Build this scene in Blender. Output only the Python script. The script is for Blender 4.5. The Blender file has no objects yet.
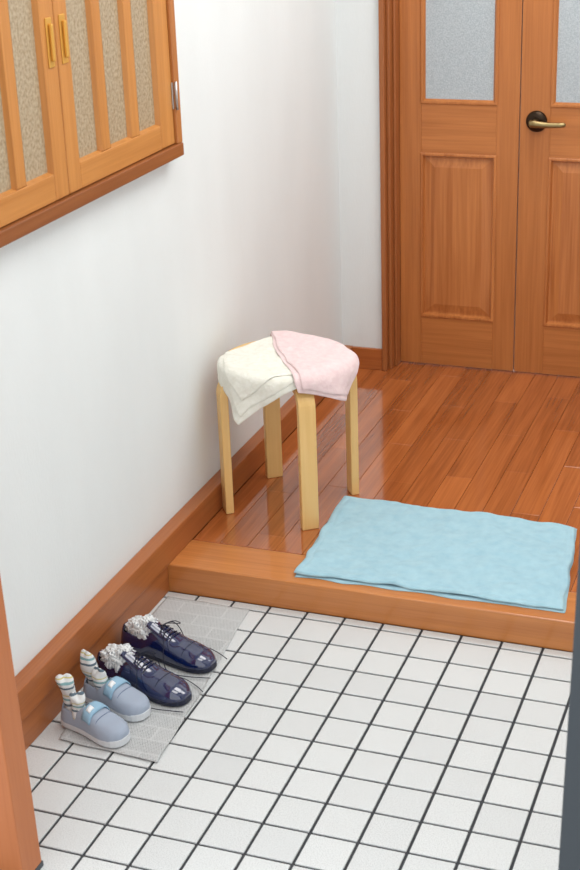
import bpy, bmesh, math, random
from mathutils import Vector, Matrix, noise
random.seed(4)
COL=bpy.context.collection
# ---------------------------------------------------------------- camera
H=1.85; CX,CY=0.8277*H,-1.668*H
yaw=math.radians(20.97); pitch=math.radians(-22.5); roll=math.radians(2.1)
f=Vector((-math.sin(yaw)*math.cos(pitch), math.cos(yaw)*math.cos(pitch), math.sin(pitch)))
r0=f.cross(Vector((0,0,1))).normalized(); u0=r0.cross(f)
r=r0*math.cos(roll)-u0*math.sin(roll); u=r.cross(f)
M=Matrix((r,u,-f)).transposed().to_4x4(); M.translation=(CX,CY,H)
cd=bpy.data.cameras.new('camera'); cam=bpy.data.objects.new('camera',cd); COL.objects.link(cam)
cam.matrix_world=M; cd.sensor_fit='VERTICAL'; cd.sensor_height=24; cd.lens=24*1480/870
cd.dof.use_dof=True; cd.dof.focus_distance=3.9; cd.dof.aperture_fstop=5.6
bpy.context.scene.camera=cam
bpy.context.scene.view_settings.view_transform='Standard'

# ---------------------------------------------------------------- materials
def srgb(c):
    return tuple(((x/255)/12.92 if x/255<=.04045 else ((x/255+.055)/1.055)**2.4) for x in c)+(1,)
class N:
    def __init__(s,name,rough=.5,spec=.5):
        s.m=bpy.data.materials.new(name); s.m.use_nodes=True; s.t=s.m.node_tree
        s.b=s.t.nodes['Principled BSDF']; s.b.inputs['Roughness'].default_value=rough
        s.b.inputs['Specular IOR Level'].default_value=spec
    def n(s,k,**kw):
        x=s.t.nodes.new(k)
        for a,v in kw.items():
            if a.startswith('i_'): x.inputs[a[2:].replace('_',' ')].default_value=v
            else: setattr(x,a,v)
        return x
    def l(s,a,b): s.t.links.new(a,b)
    def coord(s,scale=(1,1,1),rot=(0,0,0)):
        tc=s.n('ShaderNodeTexCoord'); mp=s.n('ShaderNodeMapping'); mp.inputs['Scale'].default_value=scale; mp.inputs['Rotation'].default_value=rot
        s.l(tc.outputs['Object'],mp.inputs['Vector']); return mp.outputs['Vector']
    def ramp(s,fac,stops):
        x=s.n('ShaderNodeValToRGB'); e=x.color_ramp.elements
        while len(e)<len(stops): e.new(.5)
        for i,(p,c) in enumerate(stops): e[i].position=p; e[i].color=c
        s.l(fac,x.inputs['Fac']); return x.outputs['Color']
    def bump(s,h,strength=.3,dist=.002,prev=None):
        x=s.n('ShaderNodeBump'); x.inputs['Strength'].default_value=strength; x.inputs['Distance'].default_value=dist
        s.l(h,x.inputs['Height'])
        if prev is not None: s.l(prev,x.inputs['Normal'])
        s.l(x.outputs['Normal'],s.b.inputs['Normal']); return x.outputs['Normal']
def plain(name,c,rough=.5,metal=0,spec=.5,bumpscale=0,bs=.2,bd=.001,coat=0):
    k=N(name,rough,spec); k.b.inputs['Base Color'].default_value=srgb(c); k.b.inputs['Metallic'].default_value=metal
    k.b.inputs['Coat Weight'].default_value=coat
    if bumpscale:
        n=k.n('ShaderNodeTexNoise',i_Scale=bumpscale,i_Detail=4.0); k.l(k.coord(),n.inputs['Vector']); k.bump(n.outputs['Fac'],bs,bd)
    return k.m
def wood(name,lo,hi,axis,rough=.35,grain=1.0,island=0,coat=0,spec=.5,fig=1.0):
    k=N(name,rough,spec); k.b.inputs['Coat Weight'].default_value=coat; k.b.inputs['Coat Roughness'].default_value=.04
    sc=[38*grain]*3; sc[axis]=1.6*grain
    v=k.coord(tuple(sc))
    sc2=[200*grain]*3; sc2[axis]=5*grain
    v2=k.coord(tuple(sc2))
    n1=k.n('ShaderNodeTexNoise',i_Scale=1.0,i_Detail=5.0,i_Distortion=.6*fig); n2=k.n('ShaderNodeTexNoise',i_Scale=1.0,i_Detail=3.0)
    k.l(v,n1.inputs['Vector']); k.l(v2,n2.inputs['Vector'])
    mx=k.n('ShaderNodeMath',operation='MULTIPLY_ADD'); k.l(n1.outputs['Fac'],mx.inputs[0]); mx.inputs[1].default_value=.6
    m2=k.n('ShaderNodeMath',operation='MULTIPLY'); k.l(n2.outputs['Fac'],m2.inputs[0]); m2.inputs[1].default_value=.4
    k.l(m2.outputs[0],mx.inputs[2]); fac=mx.outputs[0]
    if island:
        g=k.n('ShaderNodeNewGeometry')
        a=k.n('ShaderNodeMath',operation='MULTIPLY_ADD'); k.l(g.outputs['Random Per Island'],a.inputs[0]); a.inputs[1].default_value=island
        s2=k.n('ShaderNodeMath',operation='SUBTRACT'); k.l(fac,s2.inputs[0]); s2.inputs[1].default_value=island/2
        k.l(s2.outputs[0],a.inputs[2]); fac=a.outputs[0]
    c=k.ramp(fac,[(.3,srgb(lo)),(.68,srgb(hi))]); k.l(c,k.b.inputs['Base Color'])
    k.bump(n2.outputs['Fac'],.12 if not coat else .06,.0005)
    return k.m
def wallmat():
    k=N('wallpaper_white',.75,.25)
    n=k.n('ShaderNodeTexNoise',i_Scale=1.0,i_Detail=4.0); k.l(k.coord((260,260,60)),n.inputs['Vector'])
    n2=k.n('ShaderNodeTexNoise',i_Scale=6.0,i_Detail=3.0); k.l(k.coord((1,1,.35)),n2.inputs['Vector'])
    c=k.ramp(n2.outputs['Fac'],[(.3,srgb((225,229,229))),(.7,srgb((229,233,233)))]); k.l(c,k.b.inputs['Base Color'])
    k.bump(n.outputs['Fac'],.3,.002); return k.m
WALL=wallmat()
FLOORW=wood('floor_wood',(136,70,32),(188,108,56),1,rough=.10,grain=.9,island=.22,coat=1.0)
KAMA=wood('step_wood',(180,108,52),(206,134,74),0,rough=.28,coat=.25)
DOORV=wood('door_wood_vertical',(166,98,46),(194,122,64),2,rough=.4)
DOORH=wood('door_wood_horizontal',(166,98,46),(194,122,64),0,rough=.4)
DOORP=wood('door_panel_wood',(160,90,40),(202,130,72),2,rough=.38,grain=.7,fig=2.5)
CASE=wood('casing_wood',(142,80,38),(172,104,56),2,rough=.4)
BASEB=wood('baseboard_wood',(150,84,40),(176,106,58),1,rough=.35)
BASEBX=wood('baseboard_back_wood',(160,86,40),(186,110,56),0,rough=.35)
SASHV=wood('sash_wood_vertical',(180,116,54),(204,140,74),2,rough=.42)
SASHH=wood('sash_wood_horizontal',(178,114,52),(202,138,72),1,rough=.42)
WINF=wood('window_frame_wood',(126,70,32),(154,92,46),1,rough=.4)
WINFV=wood('window_frame_wood_v',(162,98,46),(190,122,64),2,rough=.4)
POSTW=wood('entry_frame_wood',(172,100,56),(184,112,66),2,rough=.5)
BIRCH=wood('birch',(230,186,114),(242,202,136),2,rough=.4,grain=.8)
BIRCHT=wood('birch_seat',(230,186,114),(242,202,136),0,rough=.4,grain=.8)
GROUT=plain('grout_dark',(58,60,64),.85,bumpscale=300)
def tilemat():
    k=N('white_tile',.42,.5)
    n=k.n('ShaderNodeTexNoise',i_Scale=420.0,i_Detail=3.0); k.l(k.coord(),n.inputs['Vector'])
    n2=k.n('ShaderNodeTexNoise',i_Scale=60.0,i_Detail=3.0); k.l(k.coord(),n2.inputs['Vector'])
    g=k.n('ShaderNodeNewGeometry')
    c1=k.ramp(n.outputs['Fac'],[(.36,srgb((194,197,197))),(.55,srgb((219,222,222)))])
    c2=k.ramp(g.outputs['Random Per Island'],[(0,(.93,.93,.935,1)),(1,(1,1,1,1))])
    mx=k.n('ShaderNodeMix',data_type='RGBA',blend_type='MULTIPLY'); mx.inputs[0].default_value=1; k.l(c1,mx.inputs[6]); k.l(c2,mx.inputs[7])
    k.l(mx.outputs[2],k.b.inputs['Base Color']); k.bump(n2.outputs['Fac'],.3,.001); return k.m
TILE=tilemat()
def glassmat(name,lo,hi,sc,rough=.25,b=.5):
    k=N(name,rough,.6)
    v=k.n('ShaderNodeTexVoronoi',i_Scale=sc); k.l(k.coord(),v.inputs['Vector'])
    n=k.n('ShaderNodeTexNoise',i_Scale=sc*1.2,i_Detail=2.0); k.l(k.coord(),n.inputs['Vector'])
    c=k.ramp(n.outputs['Fac'],[(.35,srgb(lo)),(.65,srgb(hi))]); k.l(c,k.b.inputs['Base Color'])
    nn=k.bump(v.outputs['Distance'],b,.002); k.bump(n.outputs['Fac'],b*.7,.0015,nn); return k.m
DGLASS=glassmat('frosted_glass_grey',(162,172,178),(186,194,198),200,.3,.3)
WGLASS=glassmat('frosted_glass_amber',(154,136,108),(180,163,136),110,.25,.35)

# ---------------------------------------------------------------- mesh helpers
def mkobj(name,verts,faces,m,parent=None,smooth=False,mats=None,fm=None):
    me=bpy.data.meshes.new(name); me.from_pydata([tuple(v) for v in verts],[],faces)
    for x in (mats or [m]): me.materials.append(x)
    if fm:
        for i,p in enumerate(me.polygons): p.material_index=fm[i]
    me.validate(); me.update()
    bm=bmesh.new(); bm.from_mesh(me); bmesh.ops.recalc_face_normals(bm,faces=bm.faces); bm.to_mesh(me); bm.free()
    if smooth:
        for p in me.polygons: p.use_smooth=True
    o=bpy.data.objects.new(name,me); COL.objects.link(o)
    if parent: par(o,parent)
    return o
def par(o,e):
    o.parent=e; o.matrix_parent_inverse=e.matrix_world.inverted()
def empty(name,loc,rz=0):
    e=bpy.data.objects.new(name,None); e.empty_display_size=.05
    e.matrix_world=Matrix.Translation(loc)@Matrix.Rotation(rz,4,'Z'); COL.objects.link(e); return e
BF=[(0,1,3,2),(4,6,7,5),(0,4,5,1),(2,3,7,6),(0,2,6,4),(1,5,7,3)]
def boxes(name,lst,m,parent=None,bev=.002,seg=2,lean=0):
    v=[];F=[]
    for a,b in lst:
        o=len(v); v+=[(x+lean*z,y,z) for x in(a[0],b[0]) for y in(a[1],b[1]) for z in(a[2],b[2])]
        F+=[tuple(i+o for i in q) for q in BF]
    ob=mkobj(name,v,F,m,parent)
    if bev:
        md=ob.modifiers.new('b','BEVEL'); md.width=bev; md.segments=seg; md.limit_method='ANGLE'
    return ob
def box(name,a,b,m,parent=None,bev=.002,lean=0): return boxes(name,[(a,b)],m,parent,bev,lean=lean)
def nested(name,rect,steps,face,axis,sign,m,parent,lastmat=None):
    v=[];F=[];fm=[]
    for ins,d in steps:
        a0,a1,z0,z1=rect[0]+ins,rect[1]-ins,rect[2]+ins,rect[3]-ins
        for a,z in((a0,z0),(a1,z0),(a1,z1),(a0,z1)):
            v.append((a,face+sign*d,z) if axis=='x' else (face+sign*d,a,z))
    for i in range(len(steps)-1):
        for j in range(4):
            k=(j+1)%4; F.append((i*4+j,i*4+k,i*4+4+k,i*4+4+j)); fm.append(0)
    n=(len(steps)-1)*4; F.append((n,n+1,n+2,n+3)); fm.append(1 if lastmat else 0)
    return mkobj(name,v,F,m,parent,mats=[m,lastmat] if lastmat else None,fm=fm)
def curve(name,pts,rad,m,parent=None,cyc=False):
    c=bpy.data.curves.new(name,'CURVE'); c.dimensions='3D'; c.bevel_depth=rad; c.bevel_resolution=3
    s=c.splines.new('NURBS'); s.points.add(len(pts)-1); s.order_u=3; s.use_endpoint_u=True; s.use_cyclic_u=cyc
    for p,q in zip(s.points,pts): p.co=(*q,1)
    c.materials.append(m); o=bpy.data.objects.new(name,c); COL.objects.link(o)
    if parent: o.parent=parent
    return o

# ---------------------------------------------------------------- room shell
fz=.0776; WX=-.04; YB=1.56; RX=1.62; ZC=2.45; YF=-1.09
p=.1; g=.0064/2; y0=-.035
base=box('floor',(WX,-4.2,-.06),(RX+.6,.02,-.004),GROUT,bev=0)
tiles=[]
ys=[-.001]+[y0-p*j for j in range(41)]
xs=[-.06+p*i+.04 for i in range(23)]
for i in range(len(xs)-1):
    for j in range(len(ys)-1):
        a=(max(xs[i]+g,WX+.001),ys[j+1]+g,-.0045); b=(xs[i+1]-g,ys[j]-g,0)
        if b[0]-a[0]<.01 or b[1]-a[1]<.01: continue
        tiles.append((a,b))
t=boxes('floor_tiles',tiles,TILE,base,bev=.0015,seg=2)
planks=[]; w=.078; x=0.0; i=0
while x<RX:
    L=.62; off=(i*.27)%L
    y=.152-off
    while y<YB+.1:
        a=max(y,.152); b=min(y+L,YB+.1)
        if b-a>.02: planks.append(((x+.0004,a+.0004,.05),(min(x+w,RX)-.0004,b-.0004,fz)))
        y+=L
    x+=w; i+=1
wf=box('floor_hall',(WX,.03,.0),(RX,YB+.2,.05),FLOORW,bev=0)
boxes('planks',planks,FLOORW,wf,bev=.0008,seg=1)
boxes('trim_step',[((-.03,0,-.0035),(RX,.1515,fz+.0005))],KAMA,wf,bev=.0035)
box('wall_left',(WX-.1,YF,0),(WX,YB+.25,ZC),WALL,bev=0)
boxes('wall_back',[((WX,YB,0),(.109,YB+.15,ZC)),((.109,YB,2.13),(1.19,YB+.15,ZC)),((1.19,YB,0),(RX,YB+.15,ZC))],WALL,bev=0)
box('wall_right',(RX,YF,0),(RX+.1,YB+.25,ZC),WALL,bev=0)
box('ceiling',(WX-.1,YF,ZC),(RX+.1,YB+.25,ZC+.05),WALL,bev=0)
boxes('wall_front',[((1.30,YF-.1,0),(RX+.1,YF,ZC)),((WX-.1,YF-.1,2.2),(1.30,YF,ZC))],WALL,bev=0)
boxes('baseboard_left',[((WX,YF,fz),(0,YB,.155)),((WX,YF,0),(-.004,0,fz+.002))],BASEB,bev=.003)
box('baseboard_back',(0,YB-.014,fz),(.108,YB,.153),BASEBX,bev=.002)
box('trim_entry_left',(WX-.03,YF-.07,.012),(.222,YF,2.2),POSTW,bev=.003,lean=-.022)
DK=plain('dark_metal',(66,72,78),.45,.3)
box('trim_threshold_left',(WX,YF-.12,0),(.222,YF+.004,.012),DK,bev=.001)
box('trim_entry_right',(1.222,YF-.10,0),(1.30,YF,2.2),DK,bev=.003,lean=.018)

# ---------------------------------------------------------------- hall doors
FY=1.643
boxes('trim_door_casing',[((.109,1.54,fz),(.126,1.70,2.13)),((.126,1.565,fz),(.137,1.70,2.12)),((.137,1.60,fz),(.1465,1.70,2.11)),
     ((1.152,1.56,fz),(1.19,1.70,2.13)),((.1465,1.56,2.09),(1.152,1.70,2.13))],CASE,bev=.003)
def door(name,x0,x1,px0,px1):
    e=empty(name,(x0,FY,fz)); t=.036; zb=fz+.004; zt=2.085
    boxes('stiles',[((x0,FY,zb),(px0,FY+t,zt)),((px1,FY,zb),(x1,FY+t,zt))],DOORV,e,bev=.0012)
    boxes('rails',[((px0,FY,zb),(px1,FY+t,.256)),((px0,FY,.82),(px1,FY+t,.986)),((px0,FY,1.93),(px1,FY+t,zt))],DOORH,e,bev=.0012)
    boxes('backing',[((px0,FY+.02,.25),(px1,FY+.03,1.94))],DOORV,e,bev=0)
    nested('lower_panel',(px0-.003,px1+.003,.253,.823),[(0,.008),(0,-.002),(.003,-.004),(.009,-.004),(.014,.009),(.020,.009),(.048,.002),(.050,.002)],FY,'x',1,DOORP,e)
    nested('glass_moulding',(px0-.003,px1+.003,.983,1.933),[(0,.008),(0,-.002),(.003,-.004),(.009,-.004),(.016,.006)],FY,'x',1,DOORV,e,lastmat=DGLASS)
    return e
d1=door('door_1',.1475,.5465,.2215,.4725)
d2=door('door_2',.5495,1.151,.648,1.052)
BRZ=plain('dark_bronze',(58,46,36),.32,.9); BRS=plain('antique_brass',(150,132,92),.28,.95)
def lathe(name,prof,m,parent,origin,axis='Y',n=40):
    v=[];F=[]
    for (rr,h) in prof:
        for k in range(n):
            a=2*math.pi*k/n
            q=(rr*math.cos(a),h,rr*math.sin(a)) if axis=='Y' else (rr*math.cos(a),rr*math.sin(a),h)
            v.append(tuple(origin[i]+q[i] for i in range(3)))
    for i in range(len(prof)-1):
        for k in range(n): F.append((i*n+k,i*n+(k+1)%n,(i+1)*n+(k+1)%n,(i+1)*n+k))
    F.append(tuple(range(n))); F.append(tuple((len(prof)-1)*n+k for k in range(n)))
    return mkobj(name,v,F,m,parent,smooth=True)
hx,hz=.603,.938
lathe('handle_rosette',[(.034,-.0005),(.034,-.004),(.030,-.009),(.022,-.012),(.012,-.013)],BRZ,d2,(hx,FY,hz))
lathe('handle_neck',[(.011,-.012),(.010,-.03),(.012,-.045)],BRS,d2,(hx,FY,hz))
v=[];F=[];n=14
st=[(-.016,.006),(-.012,.011),(0,.0125),(.02,.0105),(.05,.009),(.08,.0085),(.096,.0075),(.101,.004)]
for s,rr in st:
    for k in range(n):
        a=2*math.pi*k/n; v.append((hx+s,FY-.048+.7*rr*math.cos(a)+.06*s*s*10*.1,hz+rr*math.sin(a)-.003*math.sin(s*30)))
for i in range(len(st)-1):
    for k in range(n): F.append((i*n+k,i*n+(k+1)%n,(i+1)*n+(k+1)%n,(i+1)*n+k))
F.append(tuple(range(n))); F.append(tuple((len(st)-1)*n+k for k in range(n)))
mkobj('handle_lever',v,F,BRS,d2,smooth=True)

# ---------------------------------------------------------------- wall window (left)
we=empty('window_1',(WX,-.3,1.1)); FX=-.010; ZT=1.78; Z0=1.095
boxes('frame_horizontal',[((WX,-.90,Z0),(FX+.010,.25,Z0+.032)),((WX,-.90,ZT),(FX+.010,.25,ZT+.035))],WINF,we,bev=.003)
boxes('frame_vertical',[((WX,.222,Z0+.032),(FX+.008,.25,ZT)),((WX,-.90,Z0+.032),(FX+.008,-.868,ZT))],WINFV,we,bev=.003)
def sash(name,ya,yb,panes):
    z0,z1=Z0+.034,ZT-.002; gz=1.186; gt=1.70
    ed=[ya]+[q for pr in panes for q in pr]+[yb]
    boxes(name+'_stiles',[((WX+.004,ed[k],z0 if k in(0,len(ed)-2) else gz),(FX if k in(0,len(ed)-2) else FX-.002,ed[k+1],z1 if k in(0,len(ed)-2) else gt)) for k in range(0,len(ed),2)],SASHV,we,bev=.003)
    boxes(name+'_rails',[((WX+.004,panes[0][0],z0),(FX-.0005,panes[-1][1],gz)),((WX+.004,panes[0][0],gt),(FX-.0005,panes[-1][1],z1))],SASHH,we,bev=.002)
    for i,(a,b) in enumerate(panes):
        nested(name+'_pane',(a,b,gz,gt),[(0,-.0),(.004,.010)],FX-.003,'y',-1,SASHV,we,lastmat=WGLASS)
sash('sash_right',-.3235,.2215,[(-.268,-.158),(-.116,-.006),(.036,.146)])
sash('sash_left',-.8675,-.3265,[(-.797,-.687),(-.645,-.535),(-.495,-.385)])
BRY=plain('yellow_brass',(222,170,80),.35,.5)
for yy in(-.296,-.354):
    boxes('pull_plate',[((FX,yy-.012,1.40),(FX+.003,yy+.012,1.50))],BRY,we,bev=.002)
    boxes('pull_grip',[((FX+.003,yy-.005,1.412),(FX+.011,yy+.005,1.488))],BRY,we,bev=.003)
STL=plain('hinge_steel',(190,192,194),.3,.9)
for zz in(1.245,1.62):
    boxes('hinge',[((FX+.0,.216,zz-.032),(FX+.004,.230,zz+.032))],STL,we,bev=.001)
    lathe('hinge_knuckle',[(.0035,-.034),(.0035,.034)],STL,we,(FX+.011,.222,zz),axis='Z',n=16)

# ---------------------------------------------------------------- stool
SC=(.172,.453)
se=empty('stool',(SC[0],SC[1],fz))
lathe('seat',[(.10,.0),(.174,.0),(.179,.003),(.180,.008),(.180,.017),(.179,.0215),(.175,.0235),(.10,.024)],BIRCHT,se,(SC[0],SC[1],.4825),axis='Z',n=72)
def leg(name,ang):
    R=.183; zt=.4705; br=.045; pts=[(R,fz),(R,zt-br)]
    for k in range(1,9):
        a=k/8*math.pi/2; pts.append((R-br+br*math.cos(a),zt-br+br*math.sin(a)))
    pts.append((.07,zt))
    v=[];F=[]; th=.0115; wd=.0235
    for i,(rr,z) in enumerate(pts):
        a=pts[max(i-1,0)]; b=pts[min(i+1,len(pts)-1)]; tx,tz=b[0]-a[0],b[1]-a[1]; l=math.hypot(tx,tz); nx,nz=tz/l,-tx/l
        for (so,sw) in((1,-1),(1,1),(-1,1),(-1,-1)):
            q=(rr+nx*th*so, sw*wd, z+nz*th*so)
            c,s=math.cos(ang),math.sin(ang)
            v.append((SC[0]+q[0]*c-q[1]*s,SC[1]+q[0]*s+q[1]*c,q[2]))
    for i in range(len(pts)-1):
        for k in range(4): F.append((i*4+k,i*4+(k+1)%4,i*4+4+(k+1)%4,i*4+4+k))
    F.append((0,1,2,3)); n=(len(pts)-1)*4; F.append((n,n+1,n+2,n+3))
    o=mkobj(name,v,F,BIRCH,se); md=o.modifiers.new('b','BEVEL'); md.width=.003; md.segments=3; md.limit_method='ANGLE'; md.angle_limit=math.radians(50)
for i,a in enumerate((-54,36,126,216)): leg('leg_%d'%(i+1),math.radians(a))

# ---------------------------------------------------------------- cloth
def drape(x,y,off,zt,R,bend):
    dx,dy=x-SC[0],y-SC[1]; rr=math.hypot(dx,dy)
    if rr<=R: return Vector((x,y,zt+off))
    s=rr-R; L=bend*math.pi/2; ux,uy=dx/rr,dy/rr; b=bend+off
    ang=math.atan2(dy,dx)
    if s<L: th=s/bend; ra=R+b*math.sin(th); z=zt-bend+b*math.cos(th)
    else: ra=R+b+(.10+.12*math.sin(ang*9))*(s-L); z=zt-bend-(s-L)
    return Vector((SC[0]+ux*ra,SC[1]+uy*ra,z))
def cloth(cs,bul,nu,nv,th,zb,name,amp=.002,fr=30,fn=None,seed=0,k=8,thmin=.15,wob=.004,hem=0):
    A,B,C,D=[Vector((*q,0)) for q in cs]
    lu=(B-A).length; lv=(D-A).length
    top=[];bot=[]
    for j in range(nv+1):
        for i in range(nu+1):
            uu,vv=i/nu,j/nv
            P=A.lerp(B,uu).lerp(D.lerp(C,uu),vv)
            P=P+Vector((*bul[0],0))*(4*uu*(1-uu)*(1-vv))+Vector((*bul[1],0))*(4*vv*(1-vv)*uu)+Vector((*bul[2],0))*(4*uu*(1-uu)*vv)+Vector((*bul[3],0))*(4*vv*(1-vv)*(1-uu))
            P+=Vector((noise.noise(Vector((P.x*14+seed,P.y*14,1)))*wob,noise.noise(Vector((P.x*14,P.y*14,7+seed)))*wob,0))
            eu=abs(2*uu-1)**k; ev=abs(2*vv-1)**k
            t=th*(thmin+(1-thmin)*math.sqrt(max(0,1-eu))*math.sqrt(max(0,1-ev)))
            nn=noise.noise(Vector((P.x*fr+seed,P.y*fr,3)))*amp + noise.noise(Vector((P.x*fr*3+seed,P.y*fr*3,9)))*amp*.4
            tt=t+nn*(t/th)
            if hem:
                de=min(uu*lu,(1-uu)*lu,vv*lv,(1-vv)*lv)
                tt-=.0018*math.exp(-((de-hem)/.003)**2)
            tt=max(tt,th*thmin*.8)
            if fn: top.append(fn(P.x,P.y,tt,zb)); bot.append(fn(P.x,P.y,0,zb))
            else: top.append(Vector((P.x,P.y,zb+tt))); bot.append(Vector((P.x,P.y,zb)))
    n=len(top); v=top+bot; F=[]
    W=nu+1
    for j in range(nv):
        for i in range(nu):
            a=j*W+i; F.append((a,a+1,a+W+1,a+W)); F.append((n+a,n+a+W,n+a+W+1,n+a+1))
    for i in range(nu):
        F.append((i,n+i,n+i+1,i+1)); a=nv*W+i; F.append((a,a+1,n+a+1,n+a))
    for j in range(nv):
        a=j*W; F.append((a,a+W,n+a+W,n+a)); a=j*W+nu; F.append((a,n+a,n+a+W,a+W))
    return v,F
def towelmat(name,lo,hi,sc,quilt=False):
    k=N(name,.95,.1); k.b.inputs['Sheen Weight'].default_value=.15
    n=k.n('ShaderNodeTexNoise',i_Scale=sc,i_Detail=4.0); k.l(k.coord(),n.inputs['Vector'])
    c=k.ramp(n.outputs['Fac'],[(.3,srgb(lo)),(.7,srgb(hi))]); k.l(c,k.b.inputs['Base Color'])
    n3=k.n('ShaderNodeTexNoise',i_Scale=360.0,i_Detail=3.0); k.l(k.coord(),n3.inputs['Vector'])
    nn=k.bump(n3.outputs['Fac'],.6,.002)
    if quilt:
        v=k.n('ShaderNodeTexVoronoi',i_Scale=110.0); k.l(k.coord(rot=(0,0,.5)),v.inputs['Vector']); k.bump(v.outputs['Distance'],.4,.002,nn)
    return k.m
def join_cloth(name,parts,m,sub=1):
    v=[];F=[]
    for a,b in parts:
        o=len(v); v+=a; F+=[tuple(i+o for i in q) for q in b]
    ob=mkobj(name,v,F,m,smooth=True)
    if sub: s=ob.modifiers.new('s','SUBSURF'); s.levels=sub; s.render_levels=sub
    return ob
TWH=towelmat('towel_cream',(230,228,215),(240,238,228),60,True)
TPK=towelmat('towel_pink',(230,203,204),(238,215,214),60,True)
TBL=towelmat('bath_mat_blue',(156,195,210),(170,206,218),40)
ST=.507
Rd=.172; bd=.009
dr=lambda x,y,o,z:drape(x,y,o+(z-ST),ST,Rd,bd)
wq=[(-.004,.405),(.074,.618),(.305,.325),(.080,.166)]
wq2=[(.0,.41),(.080,.612),(.30,.34),(.095,.186)]
wq3=[(.006,.42),(.085,.600),(.29,.36),(.105,.225)]
kw=dict(fn=dr,k=60,thmin=.6,wob=.008,fr=24)
join_cloth('towel',[cloth(wq,((0,0),(.02,.01),(.012,-.022),(-.036,-.010)),56,56,.0036,ST,'',seed=1,amp=.0020,**kw),
                    cloth(wq2,((0,0),(.02,.01),(.0,-.022),(-.026,-.006)),56,56,.0036,ST+.0042,'',seed=5,amp=.0020,**kw),
                    cloth(wq3,((0,0),(.02,.01),(.0,-.015),(-.010,-.0)),56,56,.0040,ST+.0084,'',seed=7,amp=.0026,**kw)],TWH)
pq=[(.058,.632),(.243,.584),(.420,.372),(.272,.272)]
pq2=[(.064,.626),(.247,.578),(.408,.38),(.277,.286)]
join_cloth('towel.001',[cloth(pq,((0,.005),(.018,.018),(.01,-.01),(-.012,-.012)),56,56,.0036,ST+.0132,'',seed=11,amp=.0020,**kw),
                    cloth(pq2,((0,.005),(.018,.018),(.01,-.01),(-.012,-.012)),56,56,.0042,ST+.0174,'',seed=15,amp=.0030,**kw)],TPK)
def matfn(x,y,o,z):
    e=max(0,noise.noise(Vector((x*7,y*7,2.3))))*.009+max(0,noise.noise(Vector((x*16+4,y*5,5.3))))*.007+max(0,noise.noise(Vector((x*9+y*14,y*4,8.1))))*.005
    return Vector((x,y,z+o+e*min(1,(z-fz)/.0056)))
mq=[(.309,.508),(.972,.497),(1.02,.04),(.333,.028)]
mq2=[(.311,.505),(.970,.494),(1.016,.045),(.335,.032)]
join_cloth('bath_mat',[cloth(mq,((0,0),)*4,90,66,.005,fz+.001,'',amp=.0012,fr=22,seed=21,k=40,wob=.007),
                       cloth(mq2,((0,0),)*4,200,150,.006,fz+.0056,'',amp=.0040,fr=16,seed=25,k=60,wob=.008,hem=.018,fn=matfn)],TBL,0)

# ---------------------------------------------------------------- newspaper
def newsmat(name,scale=1.0,base=(206,206,202),ink=((118,120,122),(160,162,162))):
    k=N(name,.8,.2)
    b=k.n('ShaderNodeTexBrick'); b.inputs['Scale'].default_value=1.0; b.inputs['Brick Width'].default_value=.0035*scale; b.inputs['Row Height'].default_value=.0045*scale
    b.inputs['Mortar Size'].default_value=.0009*scale; b.inputs['Color1'].default_value=srgb(ink[0]); b.inputs['Color2'].default_value=srgb(ink[1]); b.inputs['Mortar'].default_value=srgb(base)
    k.l(k.coord(),b.inputs['Vector'])
    c=k.n('ShaderNodeTexBrick'); c.inputs['Scale'].default_value=1.0; c.inputs['Brick Width'].default_value=.11*scale; c.inputs['Row Height'].default_value=.045*scale; c.inputs['Mortar Size'].default_value=.0022*scale
    c.inputs['Color1'].default_value=(0,0,0,1); c.inputs['Color2'].default_value=(.4,.4,.4,1); c.inputs['Mortar'].default_value=(.9,.9,.9,1); k.l(k.coord(rot=(0,0,0)),c.inputs['Vector'])
    mx=k.n('ShaderNodeMix',data_type='RGBA'); k.l(c.outputs['Color'],mx.inputs[0]); k.l(b.outputs['Color'],mx.inputs[6]); mx.inputs[7].default_value=srgb(base)
    k.l(mx.outputs[2],k.b.inputs['Base Color']); return k.m
NEWS=newsmat('newsprint',1.1,(196,198,198),((110,113,116),(152,154,156))); NEWS2=newsmat('newsprint_crumpled',2.2,(226,228,228),((150,154,160),(206,208,210)))
def sheet(quad,z,seed):
    return cloth(quad,((0,0),)*4,40,80,.0008,z,'',amp=.0012,fr=9,seed=seed,k=60,thmin=.6)
join_cloth('newspaper',[sheet([(.004,-.03),(.235,-.036),(.275,-.47),(.004,-.47)],.0012,31),
                        sheet([(.004,-.32),(.262,-.33),(.292,-.715),(.045,-.70)],.0040,35)],NEWS,0)

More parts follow.
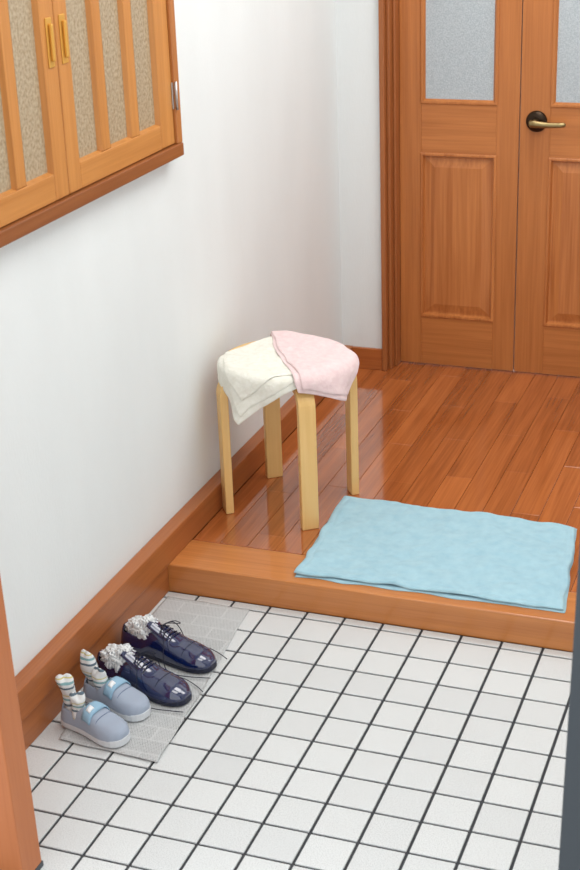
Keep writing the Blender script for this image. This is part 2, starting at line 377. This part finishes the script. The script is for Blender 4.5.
# ---------------------------------------------------------------- shoes
def interp(tab,s):
    for i in range(len(tab)-1):
        if s<=tab[i+1][0]:
            a,b=tab[i],tab[i+1]; t=(s-a[0])/(b[0]-a[0]); t=t*t*(3-2*t)*.5+t*.5; return a[1]+(b[1]-a[1])*t
    return tab[-1][1]
OUT=[(0,.30),(.015,.45),(.05,.60),(.12,.70),(.3,.74),(.45,.80),(.6,.93),(.72,1),(.82,.98),(.90,.86),(.96,.64),(.985,.44),(1,.26)]
def shoe_upper(L,W,zs,htab,op0,op1,opw,m,e,th=.003):
    S=[0,.012,.03,.05,.08,.12,.16,.2,.24,.28,.32,.36,.4,.44,.48,.52,.56,.6,.65,.7,.75,.8,.85,.9,.94,.97,.985,1]; nt=24
    def P(s,t):
        w=W/2*interp(OUT,s)*.95; h=interp(htab,s); a=math.pi*t
        y=w*math.copysign(abs(math.cos(a))**.62,math.cos(a)); z=zs+h*abs(math.sin(a))**.85
        if s<.3: y*=1-.18*(z-zs)/max(h,.001)
        return Vector((s*L+ (0.006*(z-zs)/.06 if s<.06 else 0),y+.006*math.sin(math.pi*s)*L/.25,z))
    v=[];F=[]
    for s in S:
        for k in range(nt+1): v.append(P(s,k/nt))
    for i in range(len(S)-1):
        for k in range(nt):
            sm=(S[i]+S[i+1])/2; tm=(k+.5)/nt; c=abs(math.cos(math.pi*tm))**.62
            ow=opw*min(1,max(0,(op1-sm)/(op1-op0)*1.6+.25))
            if op0<sm<op1 and c<ow: continue
            F.append((i*(nt+1)+k,i*(nt+1)+k+1,(i+1)*(nt+1)+k+1,(i+1)*(nt+1)+k))
    F.append(tuple(range(nt+1))); n=(len(S)-1)*(nt+1); F.append(tuple(n+k for k in range(nt+1)))
    o=mkobj('upper',v,F,m,smooth=True); o.parent=e
    sd=o.modifiers.new('so','SOLIDIFY'); sd.thickness=th; sd.offset=1
    sb=o.modifiers.new('s','SUBSURF'); sb.levels=2; sb.render_levels=2
    return P
def shoe_sole(L,W,layers,m,e,name='sole'):
    v=[];F=[]
    S=[.5-.5*math.cos(math.pi*i/30) for i in range(31)]
    for (z,sc,toe) in layers:
        ring=[(s,1) for s in S]+[(s,-1) for s in reversed(S)]
        for s,sg in ring:
            w=W/2*interp(OUT,s)*sc; ext=.004
            v.append((-ext+s*(L+2*ext),sg*w+.006*math.sin(math.pi*s)*L/.25,z+toe*max(0,(s-.75))**2*4))
    n=len(S)*2
    for i in range(len(layers)-1):
        for k in range(n): F.append((i*n+k,i*n+(k+1)%n,(i+1)*n+(k+1)%n,(i+1)*n+k))
    F.append(tuple(range(n))); F.append(tuple((len(layers)-1)*n+k for k in range(n)))
    o=mkobj(name,v,F,m,smooth=False); o.parent=e
    b=o.modifiers.new('b','BEVEL'); b.width=.0012; b.segments=2; b.limit_method='ANGLE'
    return o
def blob(name,c,rad,m,e,seed,amp=.35,fr=45,sub=4):
    bm=bmesh.new(); bmesh.ops.create_icosphere(bm,subdivisions=sub,radius=1)
    for vv in bm.verts:
        d=vv.co.copy(); q=d*fr*.04
        nz=abs(noise.noise(q*1.3+Vector((seed,0,0))))*1.5+abs(noise.noise(q*2.6+Vector((0,seed,0))))*.5
        s=1-amp*.5+amp*nz
        vv.co=Vector((c[0]+d.x*rad[0]*s,c[1]+d.y*rad[1]*s,c[2]+d.z*rad[2]*s))
    me=bpy.data.meshes.new(name); bm.to_mesh(me); bm.free(); me.materials.append(m)
    o=bpy.data.objects.new(name,me); COL.objects.link(o); o.parent=e
    return o
NAVY=plain('navy_patent',(8,26,74),.10,spec=.7,coat=1.0,bumpscale=35,bs=.15,bd=.004); NAVYS=plain('navy_sole',(14,20,46),.4); LACE=plain('navy_lace',(12,18,40),.6)
CANV=plain('canvas_blue_grey',(158,169,186),.85,bumpscale=900,bs=.5); RUB=plain('rubber_white',(208,212,216),.5); STRP=plain('strap_blue',(144,180,204),.7,bumpscale=600)
LBL=plain('label_white',(236,238,240),.5); TRIMB=plain('piping_slate',(100,114,142),.7)
def adult(name,loc,ang,seed):
    e=empty(name,loc,ang); L,W=.252,.087
    ht=[(0,.052),(.1,.056),(.25,.046),(.38,.058),(.45,.060),(.55,.047),(.65,.037),(.78,.031),(.9,.025),(1,.012)]
    P=shoe_upper(L,W,.012,ht,.03,.42,.80,NAVY,e)
    shoe_sole(L,W,[(0,.93,.012),(.004,1,.012),(.012,1.0,.010),(.0135,.97,.008)],NAVYS,e)
    curve('seam_toe',[P(.74,k/16)+Vector((0,0,.0035)) for k in range(1,16)],.0009,LACE,e)
    for sg in(0,1):
        curve('seam_quarter',[P(.58-.12*a,abs(sg-(.12+.26*a)))+Vector((0,0,.0035)) for a in[i/8 for i in range(9)]],.0009,LACE,e)
    for sg in(-1,1):
        v=[];F=[]
        for i in range(9):
            s=.40+.18*i/8
            for t in(.5-sg*.07,.5-sg*.13,.5-sg*.2,.5-sg*.26):
                q=P(s,t); v.append(q+Vector((0,-.0005*sg,.0048)))
        for i in range(8):
            for k in range(3): F.append((i*4+k,i*4+k+1,i*4+5+k,i*4+4+k))
        o=mkobj('facing',v,F,NAVY,smooth=True); o.parent=e; sd=o.modifiers.new('s','SOLIDIFY'); sd.thickness=.0022
    v=[];F=[]
    for i in range(8):
        s=.60-.27*i/7; lift=max(0,(.46-s))*.16
        for k in range(7):
            z=.012+interp(ht,max(s,.40))*(1-.12*((k-3)/3)**2)+lift
            v.append((s*L,(k-3)/3*.020,z+.002))
    for i in range(7):
        for k in range(6): F.append((i*7+k,i*7+k+1,i*7+8+k,i*7+7+k))
    o=mkobj('tongue',v,F,NAVY,smooth=True); o.parent=e; sd=o.modifiers.new('s','SOLIDIFY'); sd.thickness=.003
    for i,s in enumerate((.42,.46,.50,.54,.575)):
        a=P(s,.5-.17);b=P(s,.5+.17);c=P(s,.5)
        curve('lace',[a+Vector((0,0,.006)),c+Vector((.001,0.006,.0085)),c+Vector((-.001,-.006,.0085)),b+Vector((0,0,.006))],.0014,LACE,e)
    c=P(.44,.5)+Vector((0,0,.010))
    curve('lace_end',[c,c+Vector((.012,.02,.008)),c+Vector((.02,.044,-.02)),Vector((c.x+.03,.062,.006)),Vector((c.x+.07,.078,.0045)),Vector((c.x+.12,.066,.0045)),Vector((c.x+.15,.050,.0045))],.0011,LACE,e)
    curve('lace_end',[c,c+Vector((.02,-.02,.006)),c+Vector((.03,-.042,-.02)),Vector((c.x+.04,-.058,.006)),Vector((c.x+.08,-.066,.0045)),Vector((c.x+.13,-.052,.0045)),Vector((c.x+.16,-.040,.0045))],.0011,LACE,e)
    curve('lace_loop',[c,c+Vector((.018,.016,.012)),c+Vector((.036,.030,.0)),c+Vector((.022,.034,-.008)),c+Vector((.002,.016,.0)),c],.0011,LACE,e)
    blob('paper_stuffing',(.060,0,.058),(.048,.024,.032),NEWS2,e,seed,amp=.4,fr=45)
    blob('paper_stuffing',(.074,.004,.080),(.024,.018,.018),NEWS2,e,seed+4,amp=.45,fr=45)
adult('dress_shoe',(.012,-.298,.006),math.radians(-9),3)
adult('dress_shoe.001',(.014,-.434,.006),math.radians(-12),8)
def sockmat():
    k=N('striped_sock',.9,.1)
    tc=k.n('ShaderNodeTexCoord'); sp=k.n('ShaderNodeSeparateXYZ'); k.l(tc.outputs['Object'],sp.inputs[0])
    a=k.n('ShaderNodeMath',operation='MULTIPLY'); a.inputs[1].default_value=26; k.l(sp.outputs['Z'],a.inputs[0])
    b=k.n('ShaderNodeMath',operation='FRACT'); k.l(a.outputs[0],b.inputs[0])
    x=k.n('ShaderNodeValToRGB'); x.color_ramp.interpolation='CONSTANT'; e=x.color_ramp.elements
    st=[(0,(220,222,222)),(.28,(96,112,124)),(.40,(220,222,222)),(.58,(128,166,170)),(.70,(220,222,222)),(.84,(200,192,130)),(.90,(220,222,222))]
    while len(e)<len(st): e.new(.5)
    for i,(q,c) in enumerate(st): e[i].position=q; e[i].color=srgb(c)
    k.l(b.outputs[0],x.inputs['Fac']); k.l(x.outputs['Color'],k.b.inputs['Base Color'])
    n=k.n('ShaderNodeTexNoise',i_Scale=500.0); k.l(tc.outputs['Object'],n.inputs['Vector']); k.bump(n.outputs['Fac'],.5,.002)
    return k.m
SOCK=sockmat()
def kid(name,loc,ang,seed):
    e=empty(name,loc,ang); L,W=.172,.074
    ht=[(0,.040),(.1,.044),(.25,.038),(.4,.046),(.5,.045),(.62,.036),(.75,.030),(.88,.027),(.96,.022),(1,.014)]
    P=shoe_upper(L,W,.014,ht,.03,.43,.80,CANV,e,th=.003)
    shoe_sole(L,W,[(0,.96,.006),(.003,1.03,.006),(.014,1.03,.004),(.0175,1.0,.004)],RUB,e)
    v=[];F=[]
    for i in range(5):
        s=.43+.15*i/4
        for k in range(15):
            t=.14+.72*k/14; v.append(P(s,t)+Vector((0,math.copysign(.002,.5-t)*min(1,abs(.5-t)*6),.0055)))
    for i in range(4):
        for k in range(14): F.append((i*15+k,i*15+k+1,i*15+16+k,i*15+15+k))
    o=mkobj('strap',v,F,STRP,smooth=True); o.parent=e; sd=o.modifiers.new('s','SOLIDIFY'); sd.thickness=.0028; sd.offset=1
    v=[];F=[]
    for i in range(3):
        s=.47+.07*i/2
        for k in range(6): v.append(P(s,.5+(.02+.16*k/5))+Vector((0,-.001,.0090)))
    for i in range(2):
        for k in range(5): F.append((i*6+k,i*6+k+1,i*6+7+k,i*6+6+k))
    o=mkobj('label',v,F,LBL,smooth=True); o.parent=e; sd=o.modifiers.new('s','SOLIDIFY'); sd.thickness=.0012; sd.offset=1
    curve('seam_toe',[P(.66,k/16)+Vector((0,0,.0035)) for k in range(1,16)],.0008,TRIMB,e)
    for j,(cx,cy,h,lean,rad) in enumerate(((.026,.006,.098,-.014,.0195),(.054,-.006,.074,-.004,.0175))):
        v=[];F=[];n=20;m=16
        for i in range(m+1):
            q=i/m; zz=.016+h*q; rr=rad*(1+.12*math.sin(q*9+seed))*(1 if q<.88 else math.sqrt(max(.05,1-((q-.88)/.12)**2)))
            for k in range(n):
                a=2*math.pi*k/n; wob=1+.25*noise.noise(Vector((math.cos(a)*2+seed,math.sin(a)*2+j*5,q*5)))
                v.append((cx+lean*q*2+rr*wob*math.cos(a),cy+rr*.85*wob*math.sin(a),zz+.006*math.sin(a*2+seed)*q))
        for i in range(m):
            for k in range(n): F.append((i*n+k,i*n+(k+1)%n,(i+1)*n+(k+1)%n,(i+1)*n+k))
        F.append(tuple(range(n))); F.append(tuple(m*n+k for k in range(n)))
        o=mkobj('sock',v,F,SOCK,smooth=True); o.parent=e; o.modifiers.new('s','SUBSURF').render_levels=1
kid('toddler_shoe',(.030,-.527,.007),math.radians(-15),2)
kid('toddler_shoe.001',(.030,-.633,.007),math.radians(-15),6)

# ---------------------------------------------------------------- light
wd=bpy.data.worlds.new('world'); bpy.context.scene.world=wd; wd.use_nodes=True
wd.node_tree.nodes['Background'].inputs[0].default_value=(.97,.99,1,1); wd.node_tree.nodes['Background'].inputs[1].default_value=1.6
def area(name,loc,rot,sx,sy,en,col=(1,1,1)):
    l=bpy.data.lights.new(name,'AREA'); l.shape='RECTANGLE'; l.size=sx; l.size_y=sy; l.energy=en; l.color=col
    o=bpy.data.objects.new(name,l); o.location=loc; o.rotation_euler=rot; COL.objects.link(o); return o
area('ceiling_light_genkan',(.9,-.45,ZC-.03),(0,0,0),1.0,.9,14,(1,.99,.97))
area('ceiling_light_hall',(.95,.85,ZC-.03),(0,0,0),1.0,1.0,20,(1,.99,.98))
